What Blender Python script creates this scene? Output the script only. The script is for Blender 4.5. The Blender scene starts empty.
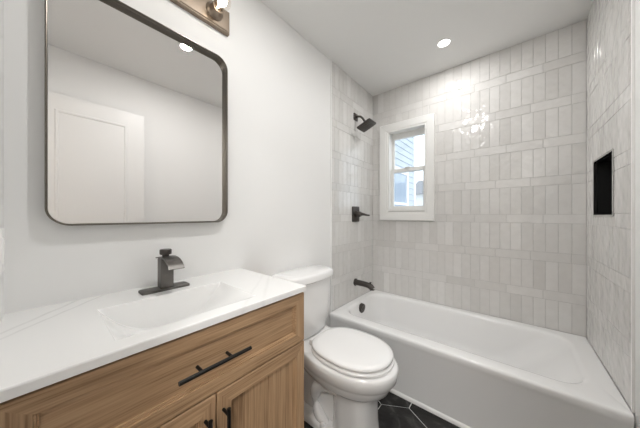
import bpy, bmesh, math, random
from mathutils import Vector, Matrix

random.seed(7)
S = bpy.context.scene
C = S.collection

# ------------------------------------------------------------------ camera
CX, CZ, YAW, FPX, HY = 1.1477, 1.1611, 39.7229, 230.11, 215.37
cam_d = bpy.data.cameras.new('camera')
cam = bpy.data.objects.new('camera', cam_d)
C.objects.link(cam)
cam.location = (CX, 0.0, CZ)
cam.rotation_euler = (math.radians(90), 0, math.radians(YAW))
cam_d.sensor_width = 36.0
cam_d.lens = FPX / 640 * 36.0
cam_d.shift_y = (HY - 214) / 640
cam_d.clip_start = 0.01
S.camera = cam

# ------------------------------------------------------------------ world, light, exposure
world = bpy.data.worlds.new('world')
S.world = world
world.use_nodes = True
wn = world.node_tree
bg = wn.nodes['Background']
sky = wn.nodes.new('ShaderNodeTexSky')
sky.sky_type = 'HOSEK_WILKIE'
sky.turbidity = 4.0
sky.ground_albedo = 0.5
sky.sun_direction = (-0.35, -0.55, 0.76)
skymix = wn.nodes.new('ShaderNodeMixRGB')
skymix.inputs[0].default_value = 0.75
skymix.inputs[2].default_value = (0.92, 0.96, 1.0, 1)
wn.links.new(sky.outputs[0], skymix.inputs[1])
wn.links.new(skymix.outputs[0], bg.inputs[0])
SKY_STRENGTH = 2.6
bg.inputs[1].default_value = SKY_STRENGTH
DOWNLIGHT_W = (4.8, 8.4) # over the tub, over the sink: each recessed ceiling light
BULB_EMIT = 8.0          # each globe of the vanity light
HALL_FILL_W = 24.0             # added fill lamp, out of view in the hall
S.view_settings.view_transform = 'Standard'
S.view_settings.look = 'None'
S.view_settings.gamma = 1.0
S.view_settings.use_curve_mapping = False
S.view_settings.exposure = 0.18
S.cycles.use_denoising = True
S.cycles.max_bounces = 16
S.cycles.diffuse_bounces = 10
S.cycles.transparent_max_bounces = 16

# ------------------------------------------------------------------ dimensions
W, D, H, FZ = 1.524, 2.264, 2.44, -0.03     # room width, depth, ceiling and floor heights
NEAR = -0.074                               # inner face of the wall with the doorway
TUB_Y, RIM = 1.494, 0.367
TILE_L, TILE_R = 1.517, 1.519               # where the wall tiles end on the side walls

# ------------------------------------------------------------------ materials
def mat(name, col, rough=0.5, metal=0.0, spec=0.5, coat=0.0):
    m = bpy.data.materials.new(name)
    m.use_nodes = True
    b = m.node_tree.nodes['Principled BSDF']
    b.inputs['Base Color'].default_value = (*col, 1)
    b.inputs['Roughness'].default_value = rough
    b.inputs['Metallic'].default_value = metal
    b.inputs['Specular IOR Level'].default_value = spec
    b.inputs['Coat Weight'].default_value = coat
    b.inputs['Coat Roughness'].default_value = 0.05
    return m

def nodes(m):
    return m.node_tree.nodes, m.node_tree.links, m.node_tree.nodes['Principled BSDF']

def add_bump(m, scale, strength, dist=0.002, detail=2.0, stretch=(1, 1, 1)):
    n, l, b = nodes(m)
    tc = n.new('ShaderNodeTexCoord'); mp = n.new('ShaderNodeMapping')
    mp.inputs['Scale'].default_value = stretch
    nz = n.new('ShaderNodeTexNoise'); nz.inputs['Scale'].default_value = scale
    nz.inputs['Detail'].default_value = detail
    bp = n.new('ShaderNodeBump'); bp.inputs['Strength'].default_value = strength
    bp.inputs['Distance'].default_value = dist
    l.new(tc.outputs['Object'], mp.inputs[0]); l.new(mp.outputs[0], nz.inputs['Vector'])
    l.new(nz.outputs['Fac'], bp.inputs['Height']); l.new(bp.outputs[0], b.inputs['Normal'])

def ramp(n, stops):
    r = n.new('ShaderNodeValToRGB')
    e = r.color_ramp.elements
    while len(e) > len(stops): e.remove(e[-1])
    while len(e) < len(stops): e.new(0.5)
    for i, (p, c) in enumerate(stops):
        e[i].position = p; e[i].color = (*c, 1)
    return r

M = {}
M['paint'] = mat('wall_paint', (0.80, 0.80, 0.795), 0.55, spec=0.3); add_bump(M['paint'], 180, 0.05, 0.0006)
M['ceil'] = mat('ceiling_paint', (0.80, 0.80, 0.79), 0.8, spec=0.2); add_bump(M['ceil'], 160, 0.05, 0.0006)
M['trim'] = mat('trim_paint', (0.84, 0.84, 0.83), 0.35)
M['door'] = mat('door_paint', (0.79, 0.79, 0.785), 0.4)
M['vinyl'] = mat('window_vinyl', (0.77, 0.77, 0.755), 0.35)
M['porcelain'] = mat('porcelain', (0.84, 0.84, 0.84), 0.12, coat=0.3)
M['acrylic'] = mat('tub_enamel', (0.83, 0.83, 0.83), 0.14, coat=0.25)
M['seat'] = mat('seat_plastic', (0.85, 0.85, 0.85), 0.22)
M['plate'] = mat('white_plastic', (0.85, 0.85, 0.84), 0.3)
M['black'] = mat('matte_black_metal', (0.018, 0.017, 0.016), 0.38, 0.6)
M['bronze'] = mat('dark_bronze_metal', (0.085, 0.076, 0.070), 0.36, 0.8)
M['gunmetal'] = mat('brushed_gunmetal', (0.145, 0.137, 0.128), 0.42, 0.9)
M['frame'] = mat('mirror_frame_metal', (0.15, 0.135, 0.115), 0.30, 0.9)
M['nickel'] = mat('warm_brushed_nickel', (0.32, 0.26, 0.205), 0.33, 1.0)
M['nickel_dark'] = mat('worn_bronze_edge', (0.20, 0.15, 0.11), 0.35, 1.0)
M['chrome'] = mat('chrome', (0.6, 0.6, 0.6), 0.15, 1.0)
M['mirror'] = mat('mirror_glass', (0.90, 0.885, 0.875), 0.004, 1.0)
M['dark_hole'] = mat('dark_slot', (0.010, 0.010, 0.010), 0.55, spec=0.2)
M['hall'] = mat('hall_paint', (0.78, 0.77, 0.75), 0.6)
M['hall_floor'] = mat('hall_floor_wood', (0.36, 0.26, 0.18), 0.4)
M['grout'] = mat('pale_grout', (0.50, 0.495, 0.485), 0.8, spec=0.2)
M['floor_grout'] = mat('floor_grout', (0.62, 0.62, 0.61), 0.8, spec=0.2)

# glazed wall tile, tone differs from tile to tile
m = mat('glazed_wall_tile', (0.6, 0.6, 0.58), 0.11, spec=0.6); M['tile'] = m
n, l, b = nodes(m)
at = n.new('ShaderNodeAttribute'); at.attribute_name = 'tone'
tc = n.new('ShaderNodeTexCoord')
nz = n.new('ShaderNodeTexNoise'); nz.inputs['Scale'].default_value = 22; nz.inputs['Detail'].default_value = 5
l.new(tc.outputs['Object'], nz.inputs['Vector'])
ad = n.new('ShaderNodeMath'); ad.operation = 'MULTIPLY_ADD'; ad.inputs[1].default_value = 0.55; ad.inputs[2].default_value = -0.275
l.new(nz.outputs['Fac'], ad.inputs[0])
sm = n.new('ShaderNodeMath'); sm.operation = 'ADD'
l.new(at.outputs['Fac'], sm.inputs[0]); l.new(ad.outputs[0], sm.inputs[1])
r = ramp(n, [(0.0, (0.585, 0.575, 0.558)), (0.5, (0.655, 0.645, 0.630)), (1.0, (0.725, 0.717, 0.704))])
l.new(sm.outputs[0], r.inputs[0]); l.new(r.outputs[0], b.inputs['Base Color'])
nb = n.new('ShaderNodeTexNoise'); nb.inputs['Scale'].default_value = 17; nb.inputs['Detail'].default_value = 1.5
l.new(tc.outputs['Object'], nb.inputs['Vector'])
bp = n.new('ShaderNodeBump'); bp.inputs['Strength'].default_value = 0.6; bp.inputs['Distance'].default_value = 0.008
l.new(nb.outputs['Fac'], bp.inputs['Height']); l.new(bp.outputs[0], b.inputs['Normal'])

# dark slate floor tile
m = mat('charcoal_slate_tile', (0.02, 0.02, 0.02), 0.5, spec=0.25); M['slate'] = m
n, l, b = nodes(m)
tc = n.new('ShaderNodeTexCoord')
nz = n.new('ShaderNodeTexNoise'); nz.inputs['Scale'].default_value = 9; nz.inputs['Detail'].default_value = 9; nz.inputs['Roughness'].default_value = 0.68
nz.inputs['Distortion'].default_value = 0.8
l.new(tc.outputs['Object'], nz.inputs['Vector'])
r = ramp(n, [(0.35, (0.010, 0.0095, 0.009)), (0.55, (0.026, 0.025, 0.024)), (0.78, (0.105, 0.10, 0.096))])
l.new(nz.outputs['Fac'], r.inputs[0]); l.new(r.outputs[0], b.inputs['Base Color'])
bp = n.new('ShaderNodeBump'); bp.inputs['Strength'].default_value = 0.25; bp.inputs['Distance'].default_value = 0.003
l.new(nz.outputs['Fac'], bp.inputs['Height']); l.new(bp.outputs[0], b.inputs['Normal'])

# oak: grain along one axis
def wood(name, along, dark=1.0):
    m = mat(name, (0.4, 0.25, 0.15), 0.48, spec=0.35)
    n, l, b = nodes(m)
    tc = n.new('ShaderNodeTexCoord')
    def mp(sc):
        q = n.new('ShaderNodeMapping'); q.inputs['Scale'].default_value = sc
        l.new(tc.outputs['Object'], q.inputs[0]); return q
    a, f = 1.3, 3.2
    big = (9, 9, 9); fine = (95, 95, 95)
    ax = 'XYZ'.index(along)
    big = tuple(0.9 if i == ax else 14 for i in range(3))
    fine = tuple(6.0 if i == ax else 210 for i in range(3))
    n1 = n.new('ShaderNodeTexNoise'); n1.inputs['Scale'].default_value = 1.0; n1.inputs['Detail'].default_value = 4; n1.inputs['Distortion'].default_value = 0.1
    n2 = n.new('ShaderNodeTexNoise'); n2.inputs['Scale'].default_value = 1.0; n2.inputs['Detail'].default_value = 3
    l.new(mp(big).outputs[0], n1.inputs['Vector']); l.new(mp(fine).outputs[0], n2.inputs['Vector'])
    mx = n.new('ShaderNodeMath'); mx.operation = 'MULTIPLY_ADD'; mx.inputs[1].default_value = 0.42
    sc = n.new('ShaderNodeMath'); sc.operation = 'MULTIPLY'; sc.inputs[1].default_value = 0.55
    l.new(n2.outputs['Fac'], sc.inputs[0]); l.new(n1.outputs['Fac'], mx.inputs[0]); l.new(sc.outputs[0], mx.inputs[2])
    k = dark
    r = ramp(n, [(0.32, (0.205*k, 0.118*k, 0.063*k)), (0.46, (0.385*k, 0.245*k, 0.138*k)),
                 (0.55, (0.46*k, 0.302*k, 0.176*k)), (0.72, (0.56*k, 0.39*k, 0.24*k))])
    l.new(mx.outputs[0], r.inputs[0]); l.new(r.outputs[0], b.inputs['Base Color'])
    bp = n.new('ShaderNodeBump'); bp.inputs['Strength'].default_value = 0.2; bp.inputs['Distance'].default_value = 0.001
    l.new(n2.outputs['Fac'], bp.inputs['Height']); l.new(bp.outputs[0], b.inputs['Normal'])
    return m
M['oak_h'] = wood('oak_horizontal_grain', 'Y')
M['oak_v'] = wood('oak_vertical_grain', 'Z')
M['oak_dark'] = mat('oak_inside', (0.16, 0.095, 0.05), 0.6)

VEINS = [(0.153, -1.06, 0.010, 0.75), (0.098, -1.2, 0.012, 0.75), (0.90, -1.0, 0.012, 0.3), (1.02, -1.1, 0.016, 0.35)]
# white cultured marble with faint grey veins
m = mat('white_veined_marble', (0.84, 0.84, 0.835), 0.13, coat=0.2); M['marble'] = m
n, l, b = nodes(m)
tc = n.new('ShaderNodeTexCoord')
sx = n.new('ShaderNodeSeparateXYZ'); l.new(tc.outputs['Object'], sx.inputs[0])
nz = n.new('ShaderNodeTexNoise'); nz.inputs['Scale'].default_value = 9; nz.inputs['Detail'].default_value = 4
l.new(tc.outputs['Object'], nz.inputs['Vector'])
def mth(op, a, b_=None, c_=None):
    q = n.new('ShaderNodeMath'); q.operation = op
    for k, v in enumerate((a, b_, c_)):
        if v is None: continue
        if isinstance(v, (int, float)): q.inputs[k].default_value = v
        else: l.new(v, q.inputs[k])
    return q.outputs[0]
wob = mth('MULTIPLY_ADD', nz.outputs['Fac'], 0.03, -0.015)
acc = None
for a0, slope, wd, amt in VEINS:      # x = a0 + slope * y on the slab
    dv = mth('ABSOLUTE', mth('ADD', mth('SUBTRACT', sx.outputs[0], mth('MULTIPLY_ADD', sx.outputs[1], slope, a0)), wob))
    k_ = mth('MULTIPLY', mth('MAXIMUM', mth('SUBTRACT', 1.0, mth('DIVIDE', dv, wd)), 0.0), mth('MULTIPLY', nz.outputs['Fac'], amt))
    acc = k_ if acc is None else mth('ADD', acc, k_)
r = ramp(n, [(0.0, (0.84, 0.84, 0.835)), (1.0, (0.52, 0.52, 0.52))])
l.new(acc, r.inputs[0]); l.new(r.outputs[0], b.inputs['Base Color'])

# window glass: mostly see-through with a clear reflection
def glass(name, tint, refl=0.08):
    m = bpy.data.materials.new(name); m.use_nodes = True
    n = m.node_tree.nodes; l = m.node_tree.links
    n.remove(n['Principled BSDF'])
    tr = n.new('ShaderNodeBsdfTransparent'); tr.inputs[0].default_value = (*tint, 1)
    gl = n.new('ShaderNodeBsdfGlossy'); gl.inputs['Roughness'].default_value = 0.01
    mx = n.new('ShaderNodeMixShader'); mx.inputs[0].default_value = refl
    l.new(tr.outputs[0], mx.inputs[1]); l.new(gl.outputs[0], mx.inputs[2])
    l.new(mx.outputs[0], n['Material Output'].inputs[0])
    return m
M['glass'] = glass('window_glass', (0.95, 0.97, 0.98), 0.06)
M['bulb_glass'] = glass('clear_bulb_glass', (0.97, 0.95, 0.92), 0.10)

def emit(name, col, strength):
    m = bpy.data.materials.new(name); m.use_nodes = True
    n = m.node_tree.nodes; l = m.node_tree.links
    n.remove(n['Principled BSDF'])
    e = n.new('ShaderNodeEmission'); e.inputs[0].default_value = (*col, 1); e.inputs[1].default_value = strength
    l.new(e.outputs[0], n['Material Output'].inputs[0])
    return m
M['led'] = emit('led_lens', (1.0, 0.97, 0.93), 6.0)
M['filament'] = emit('glowing_bulb', (1.0, 0.90, 0.76), BULB_EMIT)

# outside
M['siding'] = mat('pale_blue_siding', (0.50, 0.56, 0.62), 0.6)
M['ext_white'] = mat('exterior_white', (0.82, 0.84, 0.86), 0.6)
M['ext_glass'] = mat('house_window_glass', (0.34, 0.42, 0.52), 0.08)
M['roof'] = mat('grey_roof', (0.25, 0.26, 0.28), 0.8)
M['ground'] = mat('ground_concrete', (0.5, 0.5, 0.48), 0.9); add_bump(M['ground'], 30, 0.3)

# ------------------------------------------------------------------ mesh helpers
def new_obj(name, bm, m, parent=None, smooth=None, bevel=0.0, segs=2):
    bmesh.ops.remove_doubles(bm, verts=bm.verts, dist=1e-6)
    bmesh.ops.recalc_face_normals(bm, faces=bm.faces)
    me = bpy.data.meshes.new(name); bm.to_mesh(me); bm.free()
    if m: me.materials.append(m)
    o = bpy.data.objects.new(name, me); C.objects.link(o)
    if parent:
        o.parent = parent
        o.location = -Vector(parent.location) if parent.parent is None else o.location
    if smooth is not None:
        for p in me.polygons: p.use_smooth = True
        me.set_sharp_from_angle(angle=math.radians(smooth))
    if bevel:
        md = o.modifiers.new('bevel', 'BEVEL'); md.width = bevel; md.segments = segs
        md.limit_method = 'ANGLE'; md.angle_limit = math.radians(40)
    return o

def thing(name, label, cat, loc, group=None):
    o = bpy.data.objects.new(name, None); C.objects.link(o)
    o.location = loc; o.empty_display_size = 0.05
    o['label'] = label; o['category'] = cat
    if group: o['group'] = group
    return o

def tag(o, label, cat, group=None):
    o['label'] = label; o['category'] = cat
    if group: o['group'] = group
    return o

def struct(name, bm, m, parent=None, **k):
    o = new_obj(name, bm, m, parent, **k)
    o['kind'] = 'structure'
    return o

def part(parent, name, bm, m, **k):
    """mesh given in world coordinates, parented under an unrotated thing or under one of its parts"""
    o = new_obj(name, bm, m, None, **k)
    o.parent = parent
    root = parent
    while root.parent: root = root.parent
    if parent is root and root.type == 'EMPTY':
        o.location = -Vector(root.location)
    return o

def box(bm, a, b):
    vs = [bm.verts.new((x, y, z)) for x in (a[0], b[0]) for y in (a[1], b[1]) for z in (a[2], b[2])]
    for f in ((0, 1, 3, 2), (4, 6, 7, 5), (0, 4, 5, 1), (2, 3, 7, 6), (0, 2, 6, 4), (1, 5, 7, 3)):
        bm.faces.new([vs[i] for i in f])

def BX(*ab):
    bm = bmesh.new()
    for a, b in ab: box(bm, a, b)
    return bm

def loft(bm, rings, close=True, cap0=False, cap1=False):
    vr = [[bm.verts.new(p) for p in r] for r in rings]
    n = len(rings[0])
    for i in range(len(vr) - 1):
        for j in range(n if close else n - 1):
            k = (j + 1) % n
            bm.faces.new((vr[i][j], vr[i][k], vr[i+1][k], vr[i+1][j]))
    if cap0: bm.faces.new(vr[0][::-1])
    if cap1: bm.faces.new(vr[-1])
    return vr

def basis(d):
    d = Vector(d).normalized()
    u = d.orthogonal().normalized() if abs(d.z) > 0.9 else Vector((0, 0, 1)).cross(d).normalized()
    return d, u, d.cross(u)

def tube(bm, pts, rad, n=16, caps=True):
    pts = [Vector(p) for p in pts]
    if not isinstance(rad, (list, tuple)): rad = [rad] * len(pts)
    rings = []
    for i, p in enumerate(pts):
        d = pts[min(i+1, len(pts)-1)] - pts[max(i-1, 0)]
        d, u, v = basis(d)
        rings.append([p + rad[i] * (math.cos(t) * u + math.sin(t) * v) for t in (2*math.pi*k/n for k in range(n))])
    loft(bm, rings, True, caps, caps)

def lathe(bm, origin, axis, prof, n=32, caps=True):
    """prof: list of (along axis, radius)"""
    d, u, v = basis(axis); o = Vector(origin)
    rings = [[o + a*d + max(r, 1e-5)*(math.cos(t)*u + math.sin(t)*v) for t in (2*math.pi*k/n for k in range(n))] for a, r in prof]
    loft(bm, rings, True, caps, caps)

def rrect(x0, x1, y0, y1, r, n=8, m=6):
    """rounded rectangle, fixed vertex count: corners n+1 points, straights m extra"""
    r = max(r, 1e-4)
    cs = [(x1-r, y0+r, -90), (x1-r, y1-r, 0), (x0+r, y1-r, 90), (x0+r, y0+r, 180)]
    pts = []
    for i, (cx, cy, a0) in enumerate(cs):
        for k in range(n+1):
            a = math.radians(a0 + 90*k/n)
            pts.append((cx + r*math.cos(a), cy + r*math.sin(a)))
        nx = cs[(i+1) % 4]; a = math.radians(nx[2])
        e = (nx[0] + r*math.cos(a), nx[1] + r*math.sin(a)); s = pts[-1]
        for k in range(1, m+1):
            t = k/(m+1)
            pts.append((s[0] + (e[0]-s[0])*t, s[1] + (e[1]-s[1])*t))
    return pts

# ================================================================== STRUCTURE
# floor: hexagonal slate tiles in light grout
bm = BX(((-0.1, NEAR-0.11, FZ-0.08), (W+0.13, D+0.13, FZ-0.004)))
floor = struct('floor', bm, M['floor_grout'])
bm = bmesh.new()
e = 0.1663; gap = 0.0036
w = e*math.sqrt(3)
for i in range(-5, 6):
    for j in range(-8, 5):
        cx = 0.661 + (i + 0.5*(j % 2))*w; cy = 1.282 + j*1.5*e
        poly = [Vector((cx + (e-gap)*math.cos(math.radians(90+60*k)), cy + (e-gap)*math.sin(math.radians(90+60*k)), 0)) for k in range(6)]
        # clip to the open floor
        for axis, lim, sgn in ((0, 0.0, 1), (0, W, -1), (1, NEAR, 1), (1, 1.60, -1)):
            out = []
            for a, b in zip(poly, poly[1:] + poly[:1]):
                da = sgn*(a[axis]-lim); db = sgn*(b[axis]-lim)
                if da >= 0: out.append(a)
                if da*db < 0: out.append(a + (b-a)*(da/(da-db)))
            poly = out
            if len(poly) < 3: break
        if len(poly) < 3: continue
        c = sum(poly, Vector())/len(poly)
        r0 = [Vector((p.x, p.y, FZ-0.006)) for p in poly]
        r1 = [Vector((p.x, p.y, FZ-0.001)) for p in poly]
        r2 = [Vector((p.x, p.y, FZ)) + (Vector((c.x, c.y, FZ)) - Vector((p.x, p.y, FZ))).normalized()*0.0012 for p in poly]
        loft(bm, [r0, r1, r2], True, False, True)
part(floor, 'floor_tiles', bm, M['slate'])

ceil = struct('ceiling', BX(((-0.1, NEAR-0.11, H), (W+0.13, D+0.13, H+0.1))), M['ceil'])
wall_left = struct('wall_left', BX(((-0.1, NEAR-0.11, FZ-0.08), (0, D+0.13, H))), M['paint'])

# window wall with its opening
WX0, WX1, WZ0, WZ1 = 0.172, 0.548, 1.205, 2.02
def holed_wall(outer, hole, fn, d0, d1):
    """slab with one rectangular opening; outer and hole are (u0, u1, z0, z1), fn maps (u, depth, z)"""
    bm = bmesh.new()
    def q(r, d): return [fn(u, d, z) for u, z in ((r[0], r[2]), (r[1], r[2]), (r[1], r[3]), (r[0], r[3]))]
    vr = loft(bm, [q(outer, d0), q(hole, d0), q(hole, d1), q(outer, d1)], True)
    for k in range(4):
        bm.faces.new((vr[3][k], vr[3][(k+1) % 4], vr[0][(k+1) % 4], vr[0][k]))
    return bm
wall_back = struct('wall_back', holed_wall((0, W+0.006, FZ-0.08, H), (WX0, WX1, WZ0, WZ1), lambda u, d, z: (u, d, z), D+0.0024, D+0.13), M['grout'])
# niche wall
NY0, NY1, NZ0, NZ1 = 1.736, 2.075, 1.155, 1.48
XR = W + 0.006
wall_right = struct('wall_right', holed_wall((NEAR-0.11, D+0.13, FZ-0.08, H), (NY0, NY1, NZ0, NZ1), lambda u, d, z: (d, u, z), XR, W+0.13), M['paint'])
# doorway wall behind the camera
DX0, DX1, DZ = 0.79, 1.497, 2.09
wall_front = struct('wall_front', BX(((0, NEAR-0.11, FZ-0.08), (DX0, NEAR, H)), ((DX1, NEAR-0.11, FZ-0.08), (XR, NEAR, H)),
                    ((DX0, NEAR-0.11, DZ), (DX1, NEAR, H))), M['paint'])

# glazed tiles, one cladding mesh per wall
def cladding(name, parent, u0, u1, z0, z1, fn, holes=(), from_right=True, seed=1):
    rnd = random.Random(seed)
    TW, TL, G = 0.0635, 0.2035, 0.0011
    rects = []
    z = z1; row = 0
    while z > z0 + 0.004:
        h = TL if row % 2 == 0 else TW
        h = min(h, z - z0)
        wd = TW if row % 2 == 0 else TL - 0.0005
        u = u1 if from_right else u0
        if row % 2 == 1:
            off = 0.0 if (row // 2) % 2 == 0 else 0.066
            cur = off
        else:
            cur = 0.0
        span = u1 - u0; s = cur - wd if cur else 0.0
        while s < span - 0.003:
            a, b = max(s, 0), min(s + wd, span)
            if b - a > 0.006:
                rects.append((u1-b, u1-a, z-h, z) if from_right else (u0+a, u0+b, z-h, z))
            s += wd
        z -= h; row += 1
    for (a0, a1, b0, b1) in holes:
        out = []
        for (p, q, r_, s_) in rects:
            if q <= a0 or p >= a1 or s_ <= b0 or r_ >= b1: out.append((p, q, r_, s_)); continue
            if p < a0: out.append((p, a0, r_, s_))
            if q > a1: out.append((a1, q, r_, s_))
            m0, m1 = max(p, a0), min(q, a1)
            if r_ < b0: out.append((m0, m1, r_, b0))
            if s_ > b1: out.append((m0, m1, b1, s_))
        rects = out
    bm = bmesh.new()
    lay = bm.verts.layers.float.new('tone')
    for (p, q, r_, s_) in rects:
        if q-p < 0.004 or s_-r_ < 0.004: continue
        tone = min(1, max(0, rnd.gauss(0.5, 0.16)))
        ta, tb = rnd.uniform(-1, 1)*0.0012, rnd.uniform(-1, 1)*0.0012
        def P(u, v, d):
            du = (u-(p+q)/2)/(q-p); dv = (v-(r_+s_)/2)/(s_-r_)
            return fn(u, v, d + (ta*du + tb*dv if d > -0.004 else 0))
        def ring(g, d): return [P(p+g, r_+g, d), P(q-g, r_+g, d), P(q-g, s_-g, d), P(p+g, s_-g, d)]
        rs = loft(bm, [ring(G, -0.0032), ring(G, -0.0007), ring(G+0.0007, 0.0)], True, False, True)
        for rg in rs:
            for v in rg: v[lay] = tone
    o = part(parent, name, bm, M['tile'])
    return o
ZT = H
cladding('tile_cladding', wall_back, 0.006, W, RIM-0.003, ZT, lambda u, v, d: (u, D - d, v), [(WX0-0.004, WX1+0.004, WZ0-0.004, WZ1+0.004)], True, 3)
cladding('tile_cladding', wall_left, TILE_L+0.009, D, RIM-0.003, ZT, lambda u, v, d: (0.006 + d, u, v), (), True, 5)
cladding('tile_cladding', wall_right, TILE_R+0.009, D, RIM-0.003, ZT, lambda u, v, d: (W - d, u, v), [(NY0, NY1, NZ0, NZ1)], True, 8)
part(wall_left, 'tile_backing', BX(((0, TILE_L+0.009, RIM-0.003), (0.0036, D, H))), M['grout'])
part(wall_right, 'tile_backing', BX(((W+0.0024, TILE_R+0.009, RIM-0.003), (XR, NY0, H)), ((W+0.0024, NY1, RIM-0.003), (XR, D, H)),
     ((W+0.0024, NY0, RIM-0.003), (XR, NY1, NZ0)), ((W+0.0024, NY0, NZ1), (XR, NY1, H))), M['grout'])
struct('trim_1', BX(((0, TILE_L, RIM), (0.0075, TILE_L+0.009, H))), M['trim'], bevel=0.001)
struct('trim_2', BX(((W-0.0015, TILE_R, RIM), (XR, TILE_R+0.009, H))), M['trim'], bevel=0.001)

def baseboard(name, a, b):
    o = struct(name, BX((a, b)), M['trim'], bevel=0.004)
baseboard('baseboard_left', (0, 0.70, FZ), (0.014, TUB_Y-0.02, FZ+0.11))
baseboard('baseboard_right', (XR-0.014, 0.0, FZ), (XR, TUB_Y-0.02, FZ+0.11))
# quarter-round strip along the foot of the tub
bm = bmesh.new()
prof = [(0.0, 0.0), (-0.026, 0.0), (-0.026, 0.008), (-0.022, 0.018), (-0.013, 0.026), (0.0, 0.029)]
loft(bm, [[(x, 1.522 + p[0], FZ + p[1]) for p in prof] for x in (0.0, XR)], True, True, True)
struct('trim_3', bm, M['trim'], smooth=50)

# door casing on both sides of the doorway and the jamb lining
cas = []
for y0, y1 in ((NEAR-0.125, NEAR-0.11),):
    cas += [((DX0-0.07, y0, FZ), (DX0, y1, DZ+0.07)), ((DX1, y0, FZ), (DX1+0.07, y1, DZ+0.07)), ((DX0, y0, DZ), (DX1, y1, DZ+0.07))]
struct('trim_4', BX(*cas), M['trim'], bevel=0.002)
struct('trim_5', BX(((DX0, NEAR-0.11, FZ), (DX0+0.012, NEAR, DZ)), ((DX1-0.012, NEAR-0.11, FZ), (DX1, NEAR, DZ)), ((DX0+0.012, NEAR-0.11, DZ-0.012), (DX1-0.012, NEAR, DZ))), M['trim'])

# open door leaf lying along the right wall
def panel_rings(x, y0, y1, z0, z1, steps, sgn=1):
    """rectangular frame-and-panel face looking along +x*sgn; steps: list of (inset, depth)"""
    return [[(x - sgn*dp, y0+i, z0+i), (x - sgn*dp, y1-i, z0+i), (x - sgn*dp, y1-i, z1-i), (x - sgn*dp, y0+i, z1-i)] for i, dp in steps]
DF = 1.452
bm = bmesh.new()
dy0, dy1, dz0, dz1 = NEAR+0.006, 0.592, FZ+0.012, 2.062
zsplit = 0.95
# outer slab
box(bm, (DF, dy0, dz0), (DF+0.035, dy1, dz1))
door = struct('door_1', bm, M['door'], bevel=0.002)
for (pz0, pz1) in ((dz0+0.22, 0.86), (1.0, dz1-0.115)):
    bm = bmesh.new()
    st = 0.122
    st2 = [(0.0, 0.0), (0.004, -0.005), (0.016, -0.005), (0.022, 0.0), (0.028, 0.004)]
    loft(bm, [[(DF + d, y0, z0) for (y0, z0) in ((dy0+st+i, pz0+i), (dy1-st-i, pz0+i), (dy1-st-i, pz1-i), (dy0+st+i, pz1-i))] for i, d in st2], True, False, False)
    o = part(door, 'door_panel_moulding', bm, M['door'])
bm = bmesh.new()
lathe(bm, (DF, dy1-0.06, 0.92), (-1, 0, 0), [(0, 0.027), (0.006, 0.027), (0.008, 0.012), (0.034, 0.011), (0.036, 0.02), (0.046, 0.027), (0.056, 0.024), (0.060, 0.012)])
part(door, 'door_handle', bm, M['black'], smooth=40)
for z in (0.2, 1.0, 1.8):
    bm = bmesh.new(); tube(bm, [(DF-0.004, dy0-0.002, z-0.045), (DF-0.004, dy0-0.002, z+0.045)], 0.006)
    part(door, 'hinge', bm, M['black'], smooth=40)

# window
win = struct('window_1', BX(((WX0, D-0.004, WZ0), (WX0+0.016, D+0.12, WZ1)), ((WX1-0.016, D-0.004, WZ0), (WX1, D+0.12, WZ1)),
             ((WX0+0.016, D-0.004, WZ0), (WX1-0.016, D+0.12, WZ0+0.016)), ((WX0+0.016, D-0.004, WZ1-0.016), (WX1-0.016, D+0.12, WZ1))), M['vinyl'])
bm = bmesh.new()
ox0, ox1, oz0, oz1 = 0.092, 0.616, 1.112, 2.085
loft(bm, [[(x, D - d, z) for x, z in ((ox0+i, oz0+i), (ox1-i, oz0+i), (ox1-i, oz1-i), (ox0+i, oz1-i))] for i, d in
          ((0, 0.0), (0, 0.018), (0.004, 0.021), (0.062, 0.017), (0.068, 0.013), (0.082, 0.012), (0.084, 0.0))], True)
part(win, 'casing', bm, M['vinyl'])
def sash(name, x0, x1, z0, z1, y, bw, bb, bt):
    bm = BX(((x0, y, z0), (x0+bw, y+0.028, z1)), ((x1-bw, y, z0), (x1, y+0.028, z1)), ((x0+bw, y, z0), (x1-bw, y+0.028, z0+bb)), ((x0+bw, y, z1-bt), (x1-bw, y+0.028, z1)))
    s = part(win, name, bm, M['vinyl'], bevel=0.002)
    part(s, 'pane', BX(((x0+bw-0.003, y+0.012, z0+bb-0.003), (x1-bw+0.003, y+0.016, z1-bt+0.003))), M['glass'])
    return s
IX0, IX1 = WX0+0.016, WX1-0.016
sash('upper_sash', IX0, IX1, 1.60, WZ1-0.016, D+0.078, 0.022, 0.038, 0.058)
lo = sash('lower_sash', IX0, IX1, WZ0+0.016, 1.634, D+0.045, 0.025, 0.034, 0.034)
bm = BX((((IX0+IX1)/2-0.022, D+0.030, 1.634), ((IX0+IX1)/2+0.022, D+0.075, 1.642)))
part(win, 'sash_lock', bm, M['vinyl'], bevel=0.002)

# hall beyond the doorway (behind the camera)
hx0, hx1, hy0, hy1 = 0.1, 2.1, -1.35, NEAR-0.11
struct('floor_hall', BX(((hx0-0.1, hy0-0.1, FZ-0.08), (hx1+0.1, hy1, FZ-0.002))), M['hall_floor'])
struct('ceiling_hall', BX(((hx0-0.1, hy0-0.1, H), (hx1+0.1, hy1, H+0.1))), M['ceil'])
struct('wall_hall', BX(((hx0-0.1, hy0, FZ), (hx0, hy1, H)), ((hx1, hy0, FZ), (hx1+0.1, hy1, H)), ((hx0-0.1, hy0-0.1, FZ), (hx1+0.1, hy0, H)),
       ((XR, hy1, FZ), (hx1+0.1, hy1+0.1, H))), M['hall'])

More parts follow.
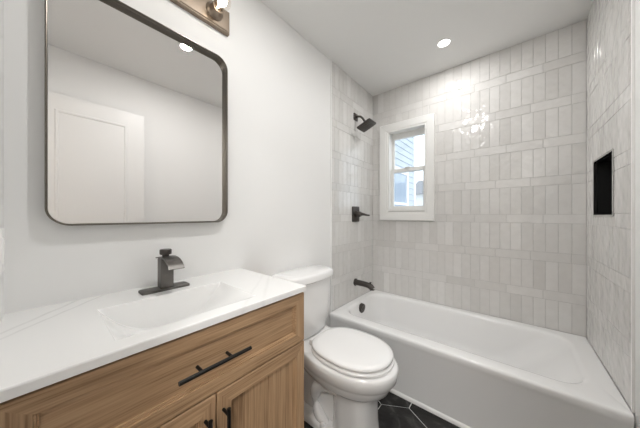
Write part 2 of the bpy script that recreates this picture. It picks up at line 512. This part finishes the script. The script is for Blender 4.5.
# ================================================================== OUTSIDE
t = thing('neighbor_house', 'pale blue lap-sided house wall with white corner board close outside window', 'house', (-0.9, 5.0, -1.0))
bm = bmesh.new()
SX, SY0, SY1 = -0.85, 2.75, 6.35
z = -1.0
while z < 6.0:
    loft(bm, [[(SX+0.022, y, z), (SX+0.004, y, z+0.15), (SX-0.02, y, z+0.15), (SX-0.02, y, z)] for y in (SY0, SY1)], True, True, True)
    z += 0.15
part(t, 'siding', bm, M['siding'])
part(t, 'wall_core', BX(((SX-3.0, SY0, -1.0), (SX-0.02, SY1, 6.0))), M['siding'])
part(t, 'corner_board', BX(((SX-0.03, SY1-0.12, -1.0), (SX+0.035, SY1+0.03, 6.0))), M['ext_white'])
f = part(t, 'window_frame', BX(((SX, 4.72, 0.55), (SX+0.05, 4.84, 2.25)), ((SX, 5.66, 0.55), (SX+0.05, 5.78, 2.25)), ((SX, 4.84, 2.13), (SX+0.05, 5.66, 2.25)), ((SX, 4.84, 0.55), (SX+0.05, 5.66, 0.67)), ((SX, 4.84, 1.40), (SX+0.045, 5.66, 1.46))), M['ext_white'])
part(f, 'pane', BX(((SX+0.005, 4.84, 0.67), (SX+0.028, 5.66, 2.13))), M['ext_glass'])

t = thing('distant_house', 'white house with blue windows farther off outside window', 'house', (0.5, 14.0, -1.0))
part(t, 'wall', BX(((-3.0, 13.0, -1.0), (4.0, 17.0, 2.3))), M['ext_white'])
for (x0, z0) in ((-2.45, 0.7), (-1.55, 0.7), (-0.4, 0.7)):
    f = part(t, 'window_frame', BX(((x0, 12.95, z0), (x0+0.62, 13.0, z0+1.25))), M['ext_white'])
    part(f, 'pane', BX(((x0+0.07, 12.93, z0+0.07), (x0+0.55, 12.96, z0+1.18))), M['ext_glass'])
bm = bmesh.new()
loft(bm, [[(-3.3, 12.7, 2.3), (4.3, 12.7, 2.3), (4.3, 17.3, 2.3), (-3.3, 17.3, 2.3)], [(-3.3, 14.9, 3.3), (4.3, 14.9, 3.3), (4.3, 15.1, 3.3), (-3.3, 15.1, 3.3)]], True, True, True)
part(t, 'roof', bm, M['roof'])
o = struct('ground', BX(((-12, 2.5, -1.1), (12, 30, -1.0))), M['ground'])

# ================================================================== BATHTUB
t = thing('bathtub', 'white alcove bathtub with plain apron below tiled walls', 'bathtub', (W/2, 1.889, FZ))
RX0, RX1, RY0, RY1 = 0.0065, W-0.0005, TUB_Y, D-0.0005
bx0, bx1, by0, by1 = 0.062, 1.435, TUB_Y+0.098, D-0.055
rings = []
def rr(x0, x1, y0, y1, r, z): return [Vector((x, y, z)) for x, y in rrect(x0, x1, y0, y1, r, 10, 10)]
rings.append(rr(RX0, RX1, RY0+0.012, RY1, 0.003, FZ))
rings.append(rr(RX0, RX1, RY0+0.010, RY1, 0.003, RIM-0.060))
rings.append(rr(RX0, RX1, RY0+0.004, RY1, 0.003, RIM-0.046))
for a in (0, 30, 60, 90):
    k = 0.020*(1-math.sin(math.radians(a)))
    kk = 0.020*(1-math.cos(math.radians(a)))
    rings.append(rr(RX0+kk*0.1, RX1-kk*0.1, RY0+kk*0.6, RY1-kk*0.1, 0.003, RIM-0.016+0.016*math.sin(math.radians(a))-0.0))
rings.append(rr(bx0-0.012, bx1+0.012, by0-0.012, by1+0.012, 0.13, RIM-0.002))
for a in (25, 50, 75):
    s = math.sin(math.radians(a)); c = math.cos(math.radians(a))
    rings.append(rr(bx0-0.012+0.024*s, bx1+0.012-0.024*s, by0-0.012+0.024*s, by1+0.012-0.024*s, 0.13, RIM-0.002-0.024*(1-c)))
N = 14
zb = 0.03
for i in range(1, N+1):
    q = i/N
    zz = RIM-0.022 + (zb-(RIM-0.022))*q
    fl = 1-math.sqrt(max(0, 1-max(0, (q-0.72)/0.28)**2))   # round into the bottom
    ix = 0.012 + 0.045*q + 0.09*fl
    iy = 0.012 + 0.035*q + 0.09*fl
    ir = 0.012 + 0.36*q**1.15 + 0.12*fl
    rings.append(rr(bx0+ix, bx1-ir, by0+iy, by1-iy, 0.13, zz))
bm = bmesh.new()
loft(bm, rings, True, False, True)
part(t, 'tub_shell', bm, M['acrylic'], smooth=50)
bm = bmesh.new()
lathe(bm, (0.080, 1.885, 0.304), (1, 0, -0.12), [(-0.01, 0.042), (0.016, 0.042), (0.020, 0.037), (0.019, 0.013), (0.023, 0.012), (0.024, 0.004)])
part(t, 'overflow_plate', bm, M['bronze'], smooth=40)
bm = bmesh.new()
lathe(bm, (0.30, 1.889, zb+0.001), (0, 0, 1), [(0, 0.034), (0.003, 0.034), (0.004, 0.026), (0.012, 0.024), (0.014, 0.004)])
part(t, 'drain', bm, M['bronze'], smooth=40)

# ================================================================== VANITY
VY0, VY1, VX = -0.060, 0.699, 0.482
vz_top = 0.846
t = thing('vanity_cabinet', 'oak vanity cabinet with one wide drawer above two doors under white sink top', 'cabinet', (0.24, 0.305, FZ))
part(t, 'carcass', BX(((0.002, VY0, FZ+0.09), (0.460, VY0+0.016, vz_top)), ((0.002, VY1-0.016, FZ+0.09), (0.460, VY1, vz_top)),
     ((0.002, VY0+0.016, FZ+0.09), (0.460, VY1-0.016, FZ+0.106)), ((0.002, VY0+0.016, FZ+0.106), (0.010, VY1-0.016, vz_top)),
     ((0.430, VY0+0.016, vz_top-0.03), (0.450, VY1-0.016, vz_top)), ((0.440, VY0+0.016, 0.628), (0.460, VY1-0.016, 0.650)),
     ((0.440, 0.316, FZ+0.106), (0.460, 0.340, 0.628))), M['oak_v'], bevel=0.001)
part(t, 'toe_kick', BX(((0.002, VY0+0.004, FZ), (0.40, VY1-0.004, FZ+0.09))), M['oak_h'])

def front(name, y0, y1, z0, z1, m, wy, wz, parent=t):
    """frame-and-panel front: flat frame, thin bead, sunk flat panel"""
    bm = bmesh.new()
    st = [(0.0, 0.0, 0.019), (0.0, 0.0, 0.0015), (0.0015, 0.0, 0.0)]
    def ring(k, i, dp):
        a, b = wy*k + i, wz*k + i
        return [(VX-dp, y0+a, z0+b), (VX-dp, y1-a, z0+b), (VX-dp, y1-a, z1-b), (VX-dp, y0+a, z1-b)]
    loft(bm, [ring(0, 0, 0.019), ring(0, 0, 0.0015), ring(0, 0.0015, 0), ring(1, 0, 0), ring(1, 0.0006, 0.004), ring(1, 0.004, 0.004), ring(1, 0.0048, 0.009), ring(1, 0.0075, 0.0095), ring(1, 0.0083, 0.014)], True, True, True)
    w = max(wy, wz)
    o = part(parent, name, bm, m)
    o.data.materials.append(M['oak_v'] if m is M['oak_h'] else M['oak_h'])
    for p in o.data.polygons:                      # mitred frame: rails and stiles carry their own grain
        c = p.center
        dy = min(c.y-y0, y1-c.y); dz = min(c.z-z0, z1-c.z)
        if dy > wy*0.9 and dz > wz*0.9: continue
        rail = dz < dy
        p.material_index = int(rail != (m is M['oak_h']))
    return o
drw = front('drawer', VY0+0.002, VY1-0.001, 0.642, 0.838, M['oak_h'], 0.046, 0.038)
d1 = front('door', VY0+0.002, 0.3235, FZ+0.098, 0.637, M['oak_v'], 0.044, 0.047)
d2 = front('door', 0.3275, VY1-0.001, FZ+0.098, 0.637, M['oak_v'], 0.044, 0.047)

def bar_pull(parent, p0, p1, q0, q1, off=0.033):
    bm = bmesh.new()
    tube(bm, [p0, p1], 0.0056, 18)
    for q in (q0, q1):
        tube(bm, [(VX-0.001, q[1], q[2]), (VX+off, q[1], q[2])], 0.0046, 14)
    part(parent, 'handle', bm, M['black'], smooth=50)
xb = VX+0.033
bar_pull(drw, (xb, 0.215, 0.743), (xb, 0.420, 0.743), (xb, 0.272, 0.743), (xb, 0.358, 0.743))
bar_pull(d2, (xb, 0.3465, 0.598), (xb, 0.3465, 0.42), (xb, 0.3465, 0.578), (xb, 0.3465, 0.44))
bar_pull(d1, (xb, 0.2935, 0.598), (xb, 0.2935, 0.42), (xb, 0.2935, 0.578), (xb, 0.2935, 0.44))

# sink top in one casting: slab plus scooped basin
t = thing('countertop', 'white veined marble sink top with scooped rectangular basin', 'countertop', (0.24, 0.305, 0.848))
CT = 0.870
cx0, cx1, cy0, cy1 = 0.0, 0.4925, NEAR, 0.700
sx0, sx1, sy0, sy1 = 0.167, 0.440, 0.108, 0.496
bm = bmesh.new()
NU, NV = 90, 60
def basin_z(u, v):
    a = 1 - abs(2*u-1)**2.5
    if v < 0.03: p = math.sin(v/0.03*math.pi/2)
    else: p = 1 - ((v-0.03)/0.97)**2.6
    return CT - 0.0015 - 0.112*max(a, 0)*max(p, 0)
def ease(i, n):
    x = i/n
    return 0.5-0.5*math.cos(math.pi*x)
grid = [[bm.verts.new((sx0+(sx1-sx0)*ease(j, NV), sy0+(sy1-sy0)*ease(i, NU), basin_z(ease(i, NU), ease(j, NV)))) for j in range(NV+1)] for i in range(NU+1)]
for i in range(NU):
    for j in range(NV):
        bm.faces.new((grid[i][j], grid[i][j+1], grid[i+1][j+1], grid[i+1][j]))
# border ring between basin lip and slab edge
lip = [grid[i][0] for i in range(NU+1)] + [grid[NU][j] for j in range(1, NV+1)] + [grid[i][NV] for i in range(NU-1, -1, -1)] + [grid[0][j] for j in range(NV-1, 0, -1)]
def grown(g, z):
    out = []
    for v in lip:
        x, y = v.co.x, v.co.y
        dx = -g if abs(x-sx0) < 1e-7 else (g if abs(x-sx1) < 1e-7 else 0)
        dy = -g if abs(y-sy0) < 1e-7 else (g if abs(y-sy1) < 1e-7 else 0)
        out.append(bm.verts.new((x+dx, y+dy, z)))
    return out
def outer(ins, z):
    out = []
    for v in lip:
        x, y = v.co.x, v.co.y
        if abs(x-sx0) < 1e-7: X = cx0
        elif abs(x-sx1) < 1e-7: X = cx1-ins
        else: X = cx0 + (cx1-ins-cx0)*(x-sx0)/(sx1-sx0)
        if abs(y-sy0) < 1e-7: Y = cy0
        elif abs(y-sy1) < 1e-7: Y = cy1-ins
        else: Y = cy0 + (cy1-ins-cy0)*(y-sy0)/(sy1-sy0)
        if abs(x-sx0) < 1e-7 or abs(x-sx1) < 1e-7 or abs(y-sy0) < 1e-7 or abs(y-sy1) < 1e-7: pass
        out.append(bm.verts.new((X, Y, z)))
    return out
seq = [lip, grown(0.0015, CT), outer(0.004, CT), outer(0.0012, CT-0.0012), outer(0, CT-0.004), outer(0, CT-0.022), outer(0.004, CT-0.0225), grown(0.01, CT-0.0225)]
n_ = len(lip)
for a, b in zip(seq, seq[1:]):
    for i in range(n_):
        k = (i+1) % n_
        bm.faces.new((a[i], a[k], b[k], b[i]))
part(t, 'sink_slab', bm, M['marble'], smooth=18)
bm = bmesh.new()
lathe(bm, (0.275, 0.297, CT-0.1005), (0, 0, 1), [(0, 0.03), (0.003, 0.03), (0.005, 0.024), (0.012, 0.022), (0.014, 0.006)])
part(t, 'drain', bm, M['gunmetal'], smooth=40)

# faucet
t = thing('waterfall_faucet', 'dark gunmetal waterfall faucet with square body and round knob behind basin', 'faucet', (0.09, 0.31, CT))
bm = bmesh.new()
loft(bm, [[(x, y, z) for x, y in rrect(0.062+i, 0.122-i, 0.229+i, 0.391-i, 0.008, 6, 2)] for i, z in ((0, CT), (0, CT+0.007), (0.001, CT+0.008))], True, True, True)
part(t, 'base_plate', bm, M['gunmetal'], smooth=40)
part(t, 'body', BX(((0.072, 0.289, CT+0.008), (0.114, 0.333, CT+0.122))), M['gunmetal'], bevel=0.002)
bm = bmesh.new()
prof = [(0.052, 0.1215), (0.08, 0.1255), (0.11, 0.128), (0.14, 0.1265), (0.165, 0.121), (0.185, 0.112), (0.196, 0.103), (0.203, 0.094)]
rings = []
for i, (x, z) in enumerate(prof):
    a = prof[max(i-1, 0)]; b = prof[min(i+1, len(prof)-1)]
    nx, nz = -(b[1]-a[1]), (b[0]-a[0]); ln = math.hypot(nx, nz); nx, nz = nx/ln, nz/ln
    h = 0.0022; hw = 0.026
    rings.append([(x-nx*h, 0.314-hw, CT+z-nz*h), (x-nx*h, 0.314+hw, CT+z-nz*h), (x+nx*h, 0.314+hw, CT+z+nz*h), (x+nx*h, 0.314-hw, CT+z+nz*h)])
loft(bm, rings, True, True, True)
part(t, 'spout', bm, M['gunmetal'], smooth=40)
bm = bmesh.new()
lathe(bm, (0.093, 0.311, CT+0.124), (0, 0, 1), [(0, 0.012), (0.012, 0.012), (0.013, 0.019), (0.016, 0.0205), (0.030, 0.0205), (0.033, 0.019)])
part(t, 'knob', bm, M['bronze'], smooth=40)

# ================================================================== MIRROR
t = thing('wall_mirror', 'rounded rectangle mirror in thin dark metal frame above sink', 'mirror', (0.0, 0.307, 1.125))
my0, my1, mz0, mz1 = 0.003, 0.602, 1.127, 1.953
FD = 0.037
bm = bmesh.new()
def mr(i, x, r=0.058): return [(x, y, z) for y, z in rrect(my0+i, my1-i, mz0+i, mz1-i, max(r-i, 0.002), 14, 2)]
loft(bm, [mr(0, 0.0005), mr(0, FD-0.001), mr(0.001, FD), mr(0.0025, FD), mr(0.0032, FD-0.001), mr(0.0032, FD-0.010), mr(0.0055, FD-0.011), mr(0.0055, 0.009), mr(0.0055, 0.0005), mr(0, 0.0005)], True)
part(t, 'frame', bm, M['frame'], smooth=30)
bm = bmesh.new()
loft(bm, [mr(0.0065, 0.001), mr(0.0065, 0.010)], True, True, True)
part(t, 'mirror_glass', bm, M['mirror'])

# ================================================================== VANITY LIGHT
t = thing('vanity_light', 'warm metal bar light with clear globe bulbs mounted above mirror', 'wall light', (0.0, 0.307, 2.15))
ly0, ly1, lz0, lz1 = -0.004, 0.620, 2.100, 2.215
bm = bmesh.new()
loft(bm, [[(x, ly0+i, lz0+i), (x, ly1-i, lz0+i), (x, ly1-i, lz1-i), (x, ly0+i, lz1-i)] for i, x in ((0, 0.0), (0, 0.020), (0.002, 0.022), (0.005, 0.022), (0.007, 0.026), (0.010, 0.027))], True, True, True)
part(t, 'back_plate', bm, M['nickel'])
for y in (0.078, 0.308, 0.538):
    bm = bmesh.new()
    lathe(bm, (0.026, y, 2.163), (1, 0, 0), [(0, 0.041), (0.004, 0.041), (0.008, 0.037), (0.014, 0.032), (0.030, 0.028), (0.042, 0.027), (0.043, 0.021), (0.030, 0.018)])
    s = part(t, 'socket_cup', bm, M['nickel'], smooth=40)
    bm = bmesh.new()
    prof = [(0.030, 0.014), (0.045, 0.017)] + [(0.083+0.036*math.sin(math.radians(a)), 0.036*math.cos(math.radians(a))) for a in range(-60, 91, 10)]
    lathe(bm, (0.026, y, 2.163), (1, 0, 0), prof)
    bl = part(s, 'bulb', bm, M['bulb_glass'], smooth=60)
    bm = bmesh.new()
    lathe(bm, (0.026, y, 2.163), (1, 0, 0), [(0.032, 0.004), (0.050, 0.006), (0.062, 0.014), (0.083, 0.019), (0.098, 0.014), (0.104, 0.004)], 20)
    part(s, 'bulb_core', bm, M['filament'], smooth=60)

# ================================================================== CEILING LIGHTS
def downlight(x, y, label, watts):
    t = thing('recessed_downlight', label, 'ceiling light', (x, y, H), 'recessed ceiling lights')
    bm = bmesh.new()
    lathe(bm, (x, y, H), (0, 0, -1), [(-0.0005, 0.052), (0.002, 0.052), (0.004, 0.049), (0.0045, 0.041), (0.002, 0.038), (-0.0005, 0.0375)], 40, False)
    part(t, 'trim_ring', bm, M['trim'], smooth=40)
    bm = bmesh.new()
    lathe(bm, (x, y, H), (0, 0, -1), [(0.0, 0.037), (0.0025, 0.037)], 40)
    part(t, 'lens', bm, M['led'])
    ld = bpy.data.lights.new('downlight_lamp', 'AREA'); ld.shape = 'DISK'; ld.size = 0.07
    ld.energy = watts; ld.color = (1.0, 0.985, 0.965)
    lo_ = bpy.data.objects.new('downlight_lamp', ld); C.objects.link(lo_)
    lo_.parent = t; lo_.location = (0, 0, -0.004)
downlight(0.764, 1.90, 'round white recessed ceiling light glowing above the bathtub', DOWNLIGHT_W[0])
downlight(0.769, 0.693, 'round white recessed ceiling light seen reflected at top of mirror', DOWNLIGHT_W[1])
# unseen hall lamp, added to send fill light through the doorway
t = thing('hall_fill_light', 'added round fill light on hall ceiling behind the doorway', 'ceiling light', (1.62, -0.85, H))
bm = bmesh.new(); lathe(bm, (1.62, -0.85, H), (0, 0, -1), [(0, 0.15), (0.02, 0.15), (0.03, 0.14)], 40)
part(t, 'housing', bm, M['trim'], smooth=40)
bm = bmesh.new(); lathe(bm, (1.62, -0.85, H), (0, 0, -1), [(0.03, 0.135), (0.032, 0.135)], 40)
part(t, 'lens', bm, M['led'])
ld = bpy.data.lights.new('hall_fill_lamp', 'AREA'); ld.shape = 'DISK'; ld.size = 0.27; ld.energy = HALL_FILL_W; ld.color = (1, 0.985, 0.965)
lo_ = bpy.data.objects.new('hall_fill_lamp', ld); C.objects.link(lo_); lo_.parent = t; lo_.location = (0, 0, -0.036)

# ================================================================== TOILET
TY = 1.095
t = thing('toilet', 'white two-piece toilet with closed lid between vanity and bathtub', 'toilet', (0.35, TY, FZ))
def egg(x0, x1, hw, z, n=48, px=2.0, xc=None, pb=None):
    """oval in plan from x0 (back) to x1 (front); widest at xc"""
    if xc is None: xc = x0 + (x1-x0)*0.45
    pts = []
    for k in range(n):
        a = 2*math.pi*k/n
        c, s = math.cos(a), math.sin(a)
        e1 = 2/(pb if (pb and c < 0) else px)
        X = xc + (x1-xc if c > 0 else xc-x0)*math.copysign(abs(c)**e1, c)
        Y = TY + hw*math.copysign(abs(s)**e1, s)
        pts.append(Vector((X, Y, z)))
    return pts
bm = bmesh.new()
R_ = [(0.37, 0.612, 0.116, FZ, 3.0), (0.37, 0.612, 0.116, FZ+0.012, 3.0), (0.375, 0.606, 0.110, FZ+0.022, 3.0), (0.38, 0.602, 0.106, 0.06, 3.0),
      (0.38, 0.600, 0.104, 0.14, 3.0), (0.37, 0.602, 0.106, 0.19, 2.9), (0.34, 0.606, 0.110, 0.225, 2.7), (0.29, 0.618, 0.120, 0.243, 2.4), (0.20, 0.648, 0.146, 0.255, 2.2),
      (0.11, 0.678, 0.166, 0.275, 2.1), (0.10, 0.694, 0.178, 0.308, 2.1), (0.10, 0.700, 0.182, 0.322, 2.1), (0.10, 0.711, 0.189, 0.330, 2.1), (0.10, 0.718, 0.194, 0.365, 2.1), (0.10, 0.718, 0.194, 0.385, 2.1), (0.105, 0.712, 0.188, 0.394, 2.1), (0.12, 0.69, 0.17, 0.396, 2.1)]
loft(bm, [egg(a, b, h, z, 56, p, a+(b-a)*0.55) for a, b, h, z, p in R_], True, True, True)
bowl = part(t, 'bowl', bm, M['porcelain'], smooth=60)
bm = bmesh.new()
loft(bm, [[(x, y, z) for x, y in rrect(0.03+i, 0.30, TY-0.165+i, TY+0.165-i, 0.05, 8, 2)] for i, z in ((0.05, 0.30), (0.015, 0.33), (0.0, 0.36), (0.0, 0.388), (0.004, 0.395), (0.02, 0.397))], True, True, True)
part(t, 'tank_deck', bm, M['porcelain'], smooth=60)
bm = bmesh.new()
loft(bm, [[(x, y, z) for x, y in rrect(a, 0.45, TY-h, TY+h, 0.03, 8, 2)] for a, h, z in ((0.12, 0.062, FZ), (0.14, 0.056, 0.05), (0.13, 0.056, 0.2), (0.10, 0.075, 0.28), (0.08, 0.10, 0.33))], True, True, True)
for s in (-1, 1):
    pts = [(0.50, 0.055, 0.17), (0.44, 0.07, 0.22), (0.36, 0.078, 0.235), (0.29, 0.080, 0.19), (0.26, 0.080, 0.12), (0.27, 0.080, 0.05), (0.32, 0.078, 0.0), (0.36, 0.074, -0.02)]
    tube(bm, [(x, TY+s*y, z) for x, y, z in pts], [0.03, 0.038, 0.042, 0.042, 0.040, 0.036, 0.03, 0.02], 20)
md = part(t, 'trapway', bm, M['porcelain'], smooth=70)
sb = md.modifiers.new('soft', 'SUBSURF'); sb.levels = 1; sb.render_levels = 2
bm = bmesh.new()
loft(bm, [[(x, y, z) for x, y in rrect(0.10, 0.42, TY-0.125-j, TY+0.125+j, 0.05, 8, 2)] for j, z in ((0.0, FZ), (0.0, FZ+0.02), (-0.008, FZ+0.03))], True, True, True)
part(t, 'foot', bm, M['porcelain'], smooth=60)
for s in (-1, 1):
    bm = bmesh.new(); lathe(bm, (0.345, TY+s*0.108, FZ+0.028), (0, 0, 1), [(0, 0.015), (0.006, 0.015), (0.016, 0.010), (0.019, 0.003)], 20)
    part(t, 'bolt_cap', bm, M['seat'], smooth=60)
# tank
def tank_ring(x0, x1, hw, z, bow, r=0.03):
    pts = []
    for x, y in rrect(x0, x1, -hw, hw, r, 8, 10):
        k = (x-x0)/(x1-x0)
        pts.append(Vector((x + bow*k*(1-(y/hw)**2), TY-0.010+y, z)))
    return pts
bm = bmesh.new()
loft(bm, [tank_ring(0.045, 0.160, 0.155, 0.398, 0.02), tank_ring(0.035, 0.172, 0.165, 0.415, 0.022), tank_ring(0.028, 0.185, 0.180, 0.58, 0.026), tank_ring(0.022, 0.197, 0.192, 0.752, 0.03)], True, True, True)
part(t, 'tank', bm, M['porcelain'], smooth=50)
bm = bmesh.new()
loft(bm, [tank_ring(0.018, 0.200, 0.195, 0.752, 0.03), tank_ring(0.012, 0.206, 0.203, 0.757, 0.032), tank_ring(0.012, 0.206, 0.203, 0.788, 0.032), tank_ring(0.016, 0.200, 0.198, 0.797, 0.032), tank_ring(0.03, 0.185, 0.185, 0.801, 0.03)], True, True, True)
part(t, 'tank_lid', bm, M['porcelain'], smooth=50)
# seat ring and lid
bm = bmesh.new()
def seat_ring(x0, x1, hw, z): return egg(x0, x1, hw, z, 64, 2.15, x0+(x1-x0)*0.52, 2.7)
loft(bm, [seat_ring(0.245, 0.690, 0.177, 0.398), seat_ring(0.242, 0.695, 0.181, 0.402), seat_ring(0.242, 0.695, 0.181, 0.412), seat_ring(0.247, 0.689, 0.176, 0.4165),
          seat_ring(0.31, 0.64, 0.12, 0.4165), seat_ring(0.315, 0.635, 0.115, 0.398), seat_ring(0.245, 0.690, 0.177, 0.398)], True)
part(t, 'seat', bm, M['seat'], smooth=50)
bm = bmesh.new()
loft(bm, [seat_ring(0.25, 0.683, 0.173, 0.421), seat_ring(0.244, 0.690, 0.178, 0.425), seat_ring(0.243, 0.691, 0.179, 0.434), seat_ring(0.25, 0.685, 0.173, 0.441), seat_ring(0.28, 0.665, 0.15, 0.4455), seat_ring(0.35, 0.58, 0.09, 0.4475)], True, True, True)
lid = part(t, 'seat_lid', bm, M['seat'], smooth=60)
bm = BX(((0.225, TY-0.09, 0.397), (0.262, TY+0.09, 0.430)))
part(t, 'hinge_block', bm, M['seat'], bevel=0.008, segs=3)

# ================================================================== SHOWER FITTINGS (centre line of the tub)
SYC = 1.90
t = thing('shower_fixture', 'square black shower head on short arm high on tiled wall', 'shower head', (0.006, SYC, 2.09))
bm = bmesh.new()
loft(bm, [[(x, y, z) for y, z in rrect(SYC-0.033+i, SYC+0.033-i, 2.062+i, 2.128-i, 0.005, 4, 1)] for i, x in ((0, 0.006), (0, 0.014), (0.003, 0.017))], True, True, True)
part(t, 'wall_flange', bm, M['bronze'], smooth=40)
bm = bmesh.new()
tube(bm, [(0.012, SYC, 2.095), (0.04, SYC, 2.094), (0.065, SYC, 2.085), (0.085, SYC, 2.065), (0.105, SYC, 2.032), (0.118, SYC, 2.008), (0.123, SYC, 1.998)], [0.010]*4+[0.010, 0.014, 0.016], 16)
part(t, 'arm', bm, M['bronze'], smooth=60)
bm = bmesh.new()
ang = math.radians(22)
ex = Vector((math.cos(ang), 0, math.sin(ang))); ez = Vector((-math.sin(ang), 0, math.cos(ang)))
c0 = Vector((0.128, SYC, 1.981))
hs = 0.072
loft(bm, [[c0 + ex*x + Vector((0, y, 0)) + ez*z for x, y in rrect(-hs+i, hs-i, -hs+i, hs-i, 0.016, 6, 2)] for i, z in ((0.003, 0), (0, 0.002), (0, 0.010), (0.004, 0.013), (0.04, 0.018))], True, True, True)
head = part(t, 'spray_head', bm, M['bronze'], smooth=40)
bm = bmesh.new()
for i in range(7):
    for j in range(7):
        p = c0 + ex*(-0.051+0.017*i) + Vector((0, -0.051+0.017*j, 0))
        lathe(bm, p + ez*0.0005, -ez, [(0, 0.0028), (0.002, 0.0018)], 8)
part(head, 'nozzles', bm, M['gunmetal'])

t = thing('shower_valve', 'black shower valve with lever on rectangular plate below shower head', 'shower valve', (0.006, SYC, 1.17))
bm = bmesh.new()
loft(bm, [[(x, y, z) for y, z in rrect(SYC-0.062+i, SYC+0.062-i, 1.100+i, 1.246-i, 0.012, 6, 2)] for i, x in ((0, 0.006), (0, 0.014), (0.003, 0.017))], True, True, True)
part(t, 'wall_plate', bm, M['bronze'], smooth=40)
bm = bmesh.new()
lathe(bm, (0.016, SYC, 1.173), (1, 0, 0), [(0, 0.034), (0.006, 0.034), (0.010, 0.027), (0.044, 0.025), (0.050, 0.022)], 32)
hub = part(t, 'hub', bm, M['bronze'], smooth=40)
bm = bmesh.new()
tube(bm, [(0.052, SYC, 1.174), (0.066, SYC+0.008, 1.174), (0.080, SYC+0.030, 1.171), (0.092, SYC+0.065, 1.164), (0.100, SYC+0.098, 1.162)], [0.016, 0.016, 0.012, 0.009, 0.008], 16)
part(t, 'lever', bm, M['bronze'], smooth=60)

t = thing('tub_spout', 'black tub spout low on tiled wall above bathtub rim', 'spout', (0.006, SYC, 0.525))
bm = bmesh.new()
lathe(bm, (0.006, SYC, 0.527), (1, 0, 0), [(0, 0.034), (0.008, 0.034), (0.011, 0.028)], 32)
part(t, 'wall_flange', bm, M['bronze'], smooth=40)
bm = bmesh.new()
tube(bm, [(0.012, SYC, 0.527), (0.06, SYC, 0.527), (0.11, SYC, 0.525), (0.145, SYC, 0.521), (0.170, SYC, 0.512), (0.182, SYC, 0.499), (0.185, SYC, 0.486)], [0.026, 0.026, 0.025, 0.025, 0.026, 0.026, 0.023], 24)
part(t, 'spout_body', bm, M['bronze'], smooth=60)
bm = bmesh.new()
lathe(bm, (0.165, SYC, 0.533), (0, 0, 1), [(0, 0.006), (0.014, 0.006), (0.015, 0.010), (0.021, 0.010), (0.022, 0.007)], 16)
part(t, 'diverter_knob', bm, M['bronze'], smooth=40)

# ================================================================== NICHE
t = thing('shower_niche', 'black recessed shower niche with thin metal edge in right tiled wall', 'niche', (W, (NY0+NY1)/2, NZ0))
bm = bmesh.new()
ND = 0.088
def nr(i, x): return [(x, NY0+i, NZ0+i), (x, NY1-i, NZ0+i), (x, NY1-i, NZ1-i), (x, NY0+i, NZ1-i)]
loft(bm, [nr(0.001, W+0.002), nr(0.001, W+ND+0.006), nr(0.006, W+ND), nr(0.006, W+0.002), nr(0.001, W+0.002)], True)
bm.faces.new([bm.verts.new(p) for p in nr(0.006, W+ND)])
part(t, 'niche_liner', bm, M['dark_hole'])
bm = bmesh.new()
loft(bm, [nr(-0.002, W-0.0022), nr(-0.002, W-0.0045), nr(0.009, W-0.0045), nr(0.009, W+0.010), nr(0.0065, W+0.010), nr(0.0065, W-0.0022), nr(-0.002, W-0.0022)], True)
part(t, 'metal_edge', bm, M['chrome'])

# ================================================================== OUTLET by the sink
t = thing('wall_outlet', 'white wall outlet cover above sink top at far left edge', 'outlet', (0.12, NEAR, 1.07))
bm = bmesh.new()
loft(bm, [[(x, NEAR+d, z) for x, z in rrect(0.085+i, 0.157-i, 1.012+i, 1.127-i, 0.004, 4, 1)] for i, d in ((0, 0), (0, 0.005), (0.002, 0.007))], True, True, True)
part(t, 'cover_plate', bm, M['plate'], smooth=40)
part(t, 'receptacle', BX(((0.104, NEAR+0.006, 1.036), (0.138, NEAR+0.009, 1.103))), M['plate'], bevel=0.001)
